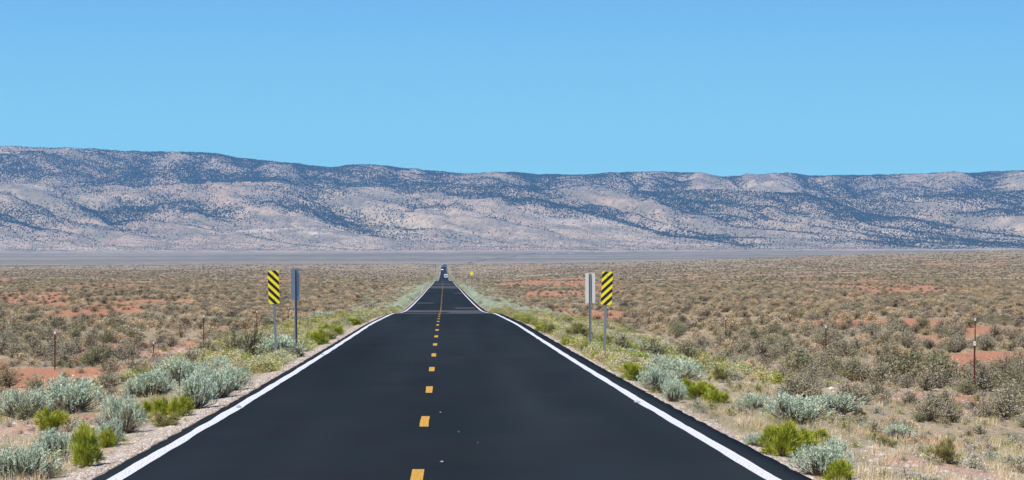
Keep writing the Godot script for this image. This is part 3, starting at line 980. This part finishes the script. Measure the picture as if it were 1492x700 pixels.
func post_part(parent: Node, top: float, z: float) -> void:
	# a U-channel post behind the panel
	var b := Buf.new()
	b.box(Vector3(-0.02, -0.4, z - 0.006), Vector3(0.02, top, z))
	b.box(Vector3(-0.036, -0.4, z - 0.036), Vector3(-0.0202, top, z - 0.002))
	b.box(Vector3(0.0202, -0.4, z - 0.036), Vector3(0.036, top, z - 0.002))
	part("post", b.mesh(), M.galvanised, parent)

func marker(x: float, d: float, foot: float, lean: float, turn: float, slope: float, label: String, sticker: bool, back: Material = null) -> void:
	var y := land(x, d)
	var o := thing("object_marker", Vector3(x, y, -d), deg_to_rad(turn), label, "sign")
	o.rotation.z = deg_to_rad(-lean) * (1.0 if sticker else -1.0) * -1.0
	var up := road_y(d) + foot - y + 0.457
	var body := rounded(0.305, 0.914, 0.035, 0.0, Vector2(0, up))
	var b := Buf.new()
	b.plate(body, -0.0015, 0.0015)
	var p := part("panel", b.mesh(), back if back else M.aluminium, o)
	var f := Buf.new()
	f.plate(rounded(0.301, 0.910, 0.033, 0.0, Vector2(0, up)), 0.0018, 0.0035)
	part("yellow_face", f.mesh(), M.sign_yellow, p)
	var edge := rounded(0.299, 0.908, 0.032, 0.0, Vector2(0, up))
	for k in range(-3, 4):
		var m := up + k * 0.2155 + 0.03
		var hw := 0.2
		var band := PackedVector2Array([Vector2(-hw, m - slope * hw - 0.054), Vector2(hw, m + slope * hw - 0.054), Vector2(hw, m + slope * hw + 0.054), Vector2(-hw, m - slope * hw + 0.054)])
		for poly in Geometry2D.intersect_polygons(band, edge):
			var st := Buf.new()
			st.plate(poly, 0.004, 0.0055)
			part("stripe", st.mesh(), M.sign_black, p)
	for s in [-0.33, 0.33]:
		var bo := Buf.new()
		bo.tube(Vector3(0, up + s, 0.004), Vector3(0, up + s, 0.013), 0.012, 0.01, 8)
		part("bolt", bo.mesh(), M.galvanised, o)
	post_part(o, up + (0.4 if back == null else 0.44), -0.004)
	if back and x < 0.0:
		var t := Buf.new()
		t.plate(rounded(0.1, 0.085, 0.008, 0.0, Vector2(-0.095, up - 0.385)), -0.0045, -0.002)
		part("sticker", t.mesh(), M.white, o)

func build_fences() -> void:
	# steel T-posts with white tips and four strands of barbed wire; x, d, height of each post
	fence([[-13.6, 56.0, 1.25], [-12.2, 89.0, 1.22], [-10.75, 105.0, 0.55], [-10.0, 118.0, 1.2], [-9.9, 150.0, 1.2], [-10.4, 190.0, 1.2], [-11.0, 240.0, 1.2]], "rusty wire fence with white tipped steel posts across the red sand bank")
	fence([[12.9, 44.0, 1.25], [13.2, 70.0, 1.25], [13.56, 100.0, 1.2], [12.8, 128.0, 1.15], [12.0, 165.0, 1.2], [12.2, 210.0, 1.2]], "rusty wire fence with white tipped steel posts behind the olive shrubs")
	var b := Buf.new()
	var lone := thing("fence_post", Vector3(20.2, land(20.2, 107.0), -107.0), 0.4, "lone rusty steel post standing on the plain past the wire fence", "post")
	t_post(lone, Vector3.ZERO, 1.25, "shaft")

func t_post(parent: Node, at: Vector3, h: float, called: String) -> void:
	var b := Buf.new()
	b.box(at + Vector3(-0.02, -0.3, -0.003), at + Vector3(0.02, h, 0.003))
	b.box(at + Vector3(-0.003, -0.3, 0.0032), at + Vector3(0.003, h, 0.035))
	for i in int(h / 0.06):
		b.box(at + Vector3(-0.006, 0.05 + i * 0.06, 0.0352), at + Vector3(0.006, 0.07 + i * 0.06, 0.042))
	var p := part(called, b.mesh(), M.rust, parent)
	var t := Buf.new()
	t.box(at + Vector3(-0.023, h - 0.1, -0.006), at + Vector3(0.023, h + 0.004, 0.038))
	part("white_tip", t.mesh(), M.white, p)

func fence(spots: Array, label: String) -> void:
	var o := thing("wire_fence", Vector3.ZERO, 0.0, label, "fence")
	for p in spots:
		t_post(o, Vector3(p[0], land(p[0], p[1]), -p[1]), p[2], "post")
	for lift in [0.35, 0.62, 0.88, 1.12]:
		var w := Buf.new()
		for i in spots.size() - 1:
			var p0: Array = spots[i]
			var p1: Array = spots[i + 1]
			if p0[2] < 1.0: continue
			if p1[2] < 1.0: p1 = spots[i + 2]
			var a := Vector3(p0[0], land(p0[0], p0[1]) + lift, -p0[1])
			var e := Vector3(p1[0], land(p1[0], p1[1]) + lift, -p1[1])
			var last := a
			for k in range(1, 9):
				var t := k / 8.0
				var q := a.lerp(e, t) - Vector3(0, 0.16 * t * (1 - t), 0)
				w.tube(last, q, 0.0022, 0.0022, 4)
				last = q
		part("wire", w.mesh(), M.rust, o)

func build_vehicles() -> void:
	truck("motorhome", 1.45, 2010.0, true, 2.4, 3.1, 7.0, M.white_paint, M.white_paint, "white motorhome driving away in the right hand lane", "motorhome")
	truck("box_truck", -1.55, 2800.0, false, 2.6, 3.9, 9.0, M.dark_paint, M.white_paint, "dark truck with a white roof fairing coming towards the camera", "truck")
	truck("delivery_truck", -1.6, 3330.0, false, 2.5, 3.7, 9.0, M.grey_paint, M.grey_paint, "pale grey truck topping the far rise of the road", "truck")
	truck("cargo_truck", 1.5, 3260.0, true, 2.5, 3.6, 10.0, M.blue_paint, M.blue_paint, "dark blue truck climbing the far rise of the road", "truck")

func truck(called: String, x: float, d: float, away: bool, w: float, h: float, ln: float, box_m: Material, cab_m: Material, label: String, category: String) -> void:
	var o := thing(called, Vector3(x, road_y(d) + 0.006, -d), PI if away else 0.0, label, category)
	var slope := atan2(road_y(d + 4.0) - road_y(d - 4.0), 8.0)
	o.rotation.x = -slope if away else slope
	var hw := w / 2.0
	var f := ln / 2.0          # the front points to +z
	var b := Buf.new()
	b.prism(PackedVector2Array([Vector2(-f, 0.75), Vector2(-f, h - 0.12), Vector2(-f + 0.12, h), Vector2(f - 2.25, h), Vector2(f - 2.1, h - 0.12), Vector2(f - 2.1, 0.75)]), -hw, hw)
	part("cargo_body", b.mesh(), box_m, o)
	var c := Buf.new()
	c.prism(PackedVector2Array([Vector2(f - 2.08, 0.5), Vector2(f - 2.08, h * 0.78), Vector2(f - 1.5, h * 0.8), Vector2(f - 0.75, 1.62), Vector2(f - 0.1, 1.35), Vector2(f, 1.15), Vector2(f, 0.5)]), -hw + 0.16, hw - 0.16, 0.14)
	var cab := part("cab", c.mesh(), cab_m if called != "box_truck" else M.dark_paint, o)
	if called == "box_truck":
		var fa := Buf.new()
		fa.prism(PackedVector2Array([Vector2(f - 2.05, h * 0.8 + 0.01), Vector2(f - 2.05, h - 0.06), Vector2(f - 1.8, h - 0.06), Vector2(f - 1.45, h * 0.8 + 0.01)]), -hw + 0.1, hw - 0.1)
		part("roof_fairing", fa.mesh(), M.white_paint, cab)
	var g := Buf.new()
	var y0 := 1.68
	var y1 := h * 0.76
	g.quad(Vector3(-hw + 0.35, y0, f - 0.76), Vector3(-hw + 0.42, y1, f - 1.40), Vector3(hw - 0.42, y1, f - 1.40), Vector3(hw - 0.35, y0, f - 0.76), Color.WHITE)
	part("windscreen", g.mesh(), M.glass, cab)
	for s in [-1.0, 1.0]:
		var hl := Buf.new()
		hl.box(Vector3(s * (hw - 0.38) - 0.14, 0.86, f - 0.02), Vector3(s * (hw - 0.38) + 0.14, 1.06, f + 0.02))
		part("headlight", hl.mesh(), M.clear_lens, cab)
		var mi := Buf.new()
		mi.box(Vector3(s * (hw + 0.12) - 0.09, 1.55, f - 1.12), Vector3(s * (hw + 0.12) + 0.09, 1.95, f - 1.04))
		part("mirror", mi.mesh(), M.rubber, cab)
		var tl := Buf.new()
		tl.box(Vector3(s * (hw - 0.2) - 0.1, 0.85, -f - 0.03), Vector3(s * (hw - 0.2) + 0.1, 1.2, -f + 0.01))
		part("tail_light", tl.mesh(), M.red_lens, o)
		for z in [f - 1.0, -f + 1.9]:
			var wh := Buf.new()
			wh.tube(Vector3(s * (hw - 0.32), 0.46, z), Vector3(s * (hw - 0.02), 0.46, z), 0.46, 0.46, 16)
			var wheel := part("wheel", wh.mesh(), M.rubber, o)
			var ri := Buf.new()
			ri.tube(Vector3(s * (hw - 0.03), 0.46, z), Vector3(s * (hw - 0.005), 0.46, z), 0.27, 0.24, 12)
			part("rim", ri.mesh(), M.chrome, wheel)
	var rear := Buf.new()
	rear.box(Vector3(-hw + 0.4, h * 0.5, -f - 0.02), Vector3(hw - 0.4, h * 0.5 + 0.75, -f + 0.01))
	part("rear_window" if called == "motorhome" else "rear_door", rear.mesh(), M.glass if called == "motorhome" else M.grey_paint, o)
	var bu := Buf.new()
	bu.box(Vector3(-hw + 0.1, 0.45, f + 0.002), Vector3(hw - 0.1, 0.72, f + 0.12))
	bu.box(Vector3(-hw + 0.05, 0.45, -f - 0.14), Vector3(hw - 0.05, 0.74, -f - 0.032))
	part("bumper", bu.mesh(), M.rubber, o)
	var ch := Buf.new()
	ch.box(Vector3(-0.5, 0.42, -f + 0.1), Vector3(0.5, 0.745, f - 0.3))
	part("chassis", ch.mesh(), M.rubber, o)

func build_far_things() -> void:
	# the road again where it climbs the fan under the mountains
	var b := Buf.new()
	var pts := [[30.0, 5700.0], [84.0, 6500.0], [185.0, 7800.0], [271.0, 8800.0], [310.0, 9240.0]]
	for i in pts.size() - 1:
		for k in 12:
			var p := []
			for t in [k / 12.0, (k + 1) / 12.0]:
				var x: float = lerpf(pts[i][0], pts[i + 1][0], t)
				var d: float = lerpf(pts[i][1], pts[i + 1][1], t)
				p.append([x, d, land(x, d) + 1.2])
			b.quad(Vector3(p[0][0] - 2, p[0][2], -p[0][1]), Vector3(p[1][0] - 2, p[1][2], -p[1][1]), Vector3(p[1][0] + 2, p[1][2], -p[1][1]), Vector3(p[0][0] + 2, p[0][2], -p[0][1]), Color(0.17, 0.16, 0.14))
	tag(part("far_road", b.mesh(), M.stone, self), "thin dark far stretch of road climbing towards the mountains", "", "", "structure")
	for p in [[330.0, 8900.0, 14.0], [348.0, 8910.0, 9.0], [405.0, 8950.0, 16.0]]:
		var o := thing("ranch_house", Vector3(p[0], land(p[0], p[1]) - 0.3, -p[1]), 0.3, "tiny white ranch house at the foot of the mountains", "house", "far ranch houses")
		var hw: float = p[2] / 2
		var wl := Buf.new()
		wl.box(Vector3(-hw, 0, -4), Vector3(hw, 3.2, 4))
		part("wall", wl.mesh(), M.white, o)
		var rf := Buf.new()
		rf.prism(PackedVector2Array([Vector2(-4.5, 3.22), Vector2(0, 5.2), Vector2(4.5, 3.22)]), -hw - 0.4, hw + 0.4)
		part("roof", rf.mesh(), M.roof, o)
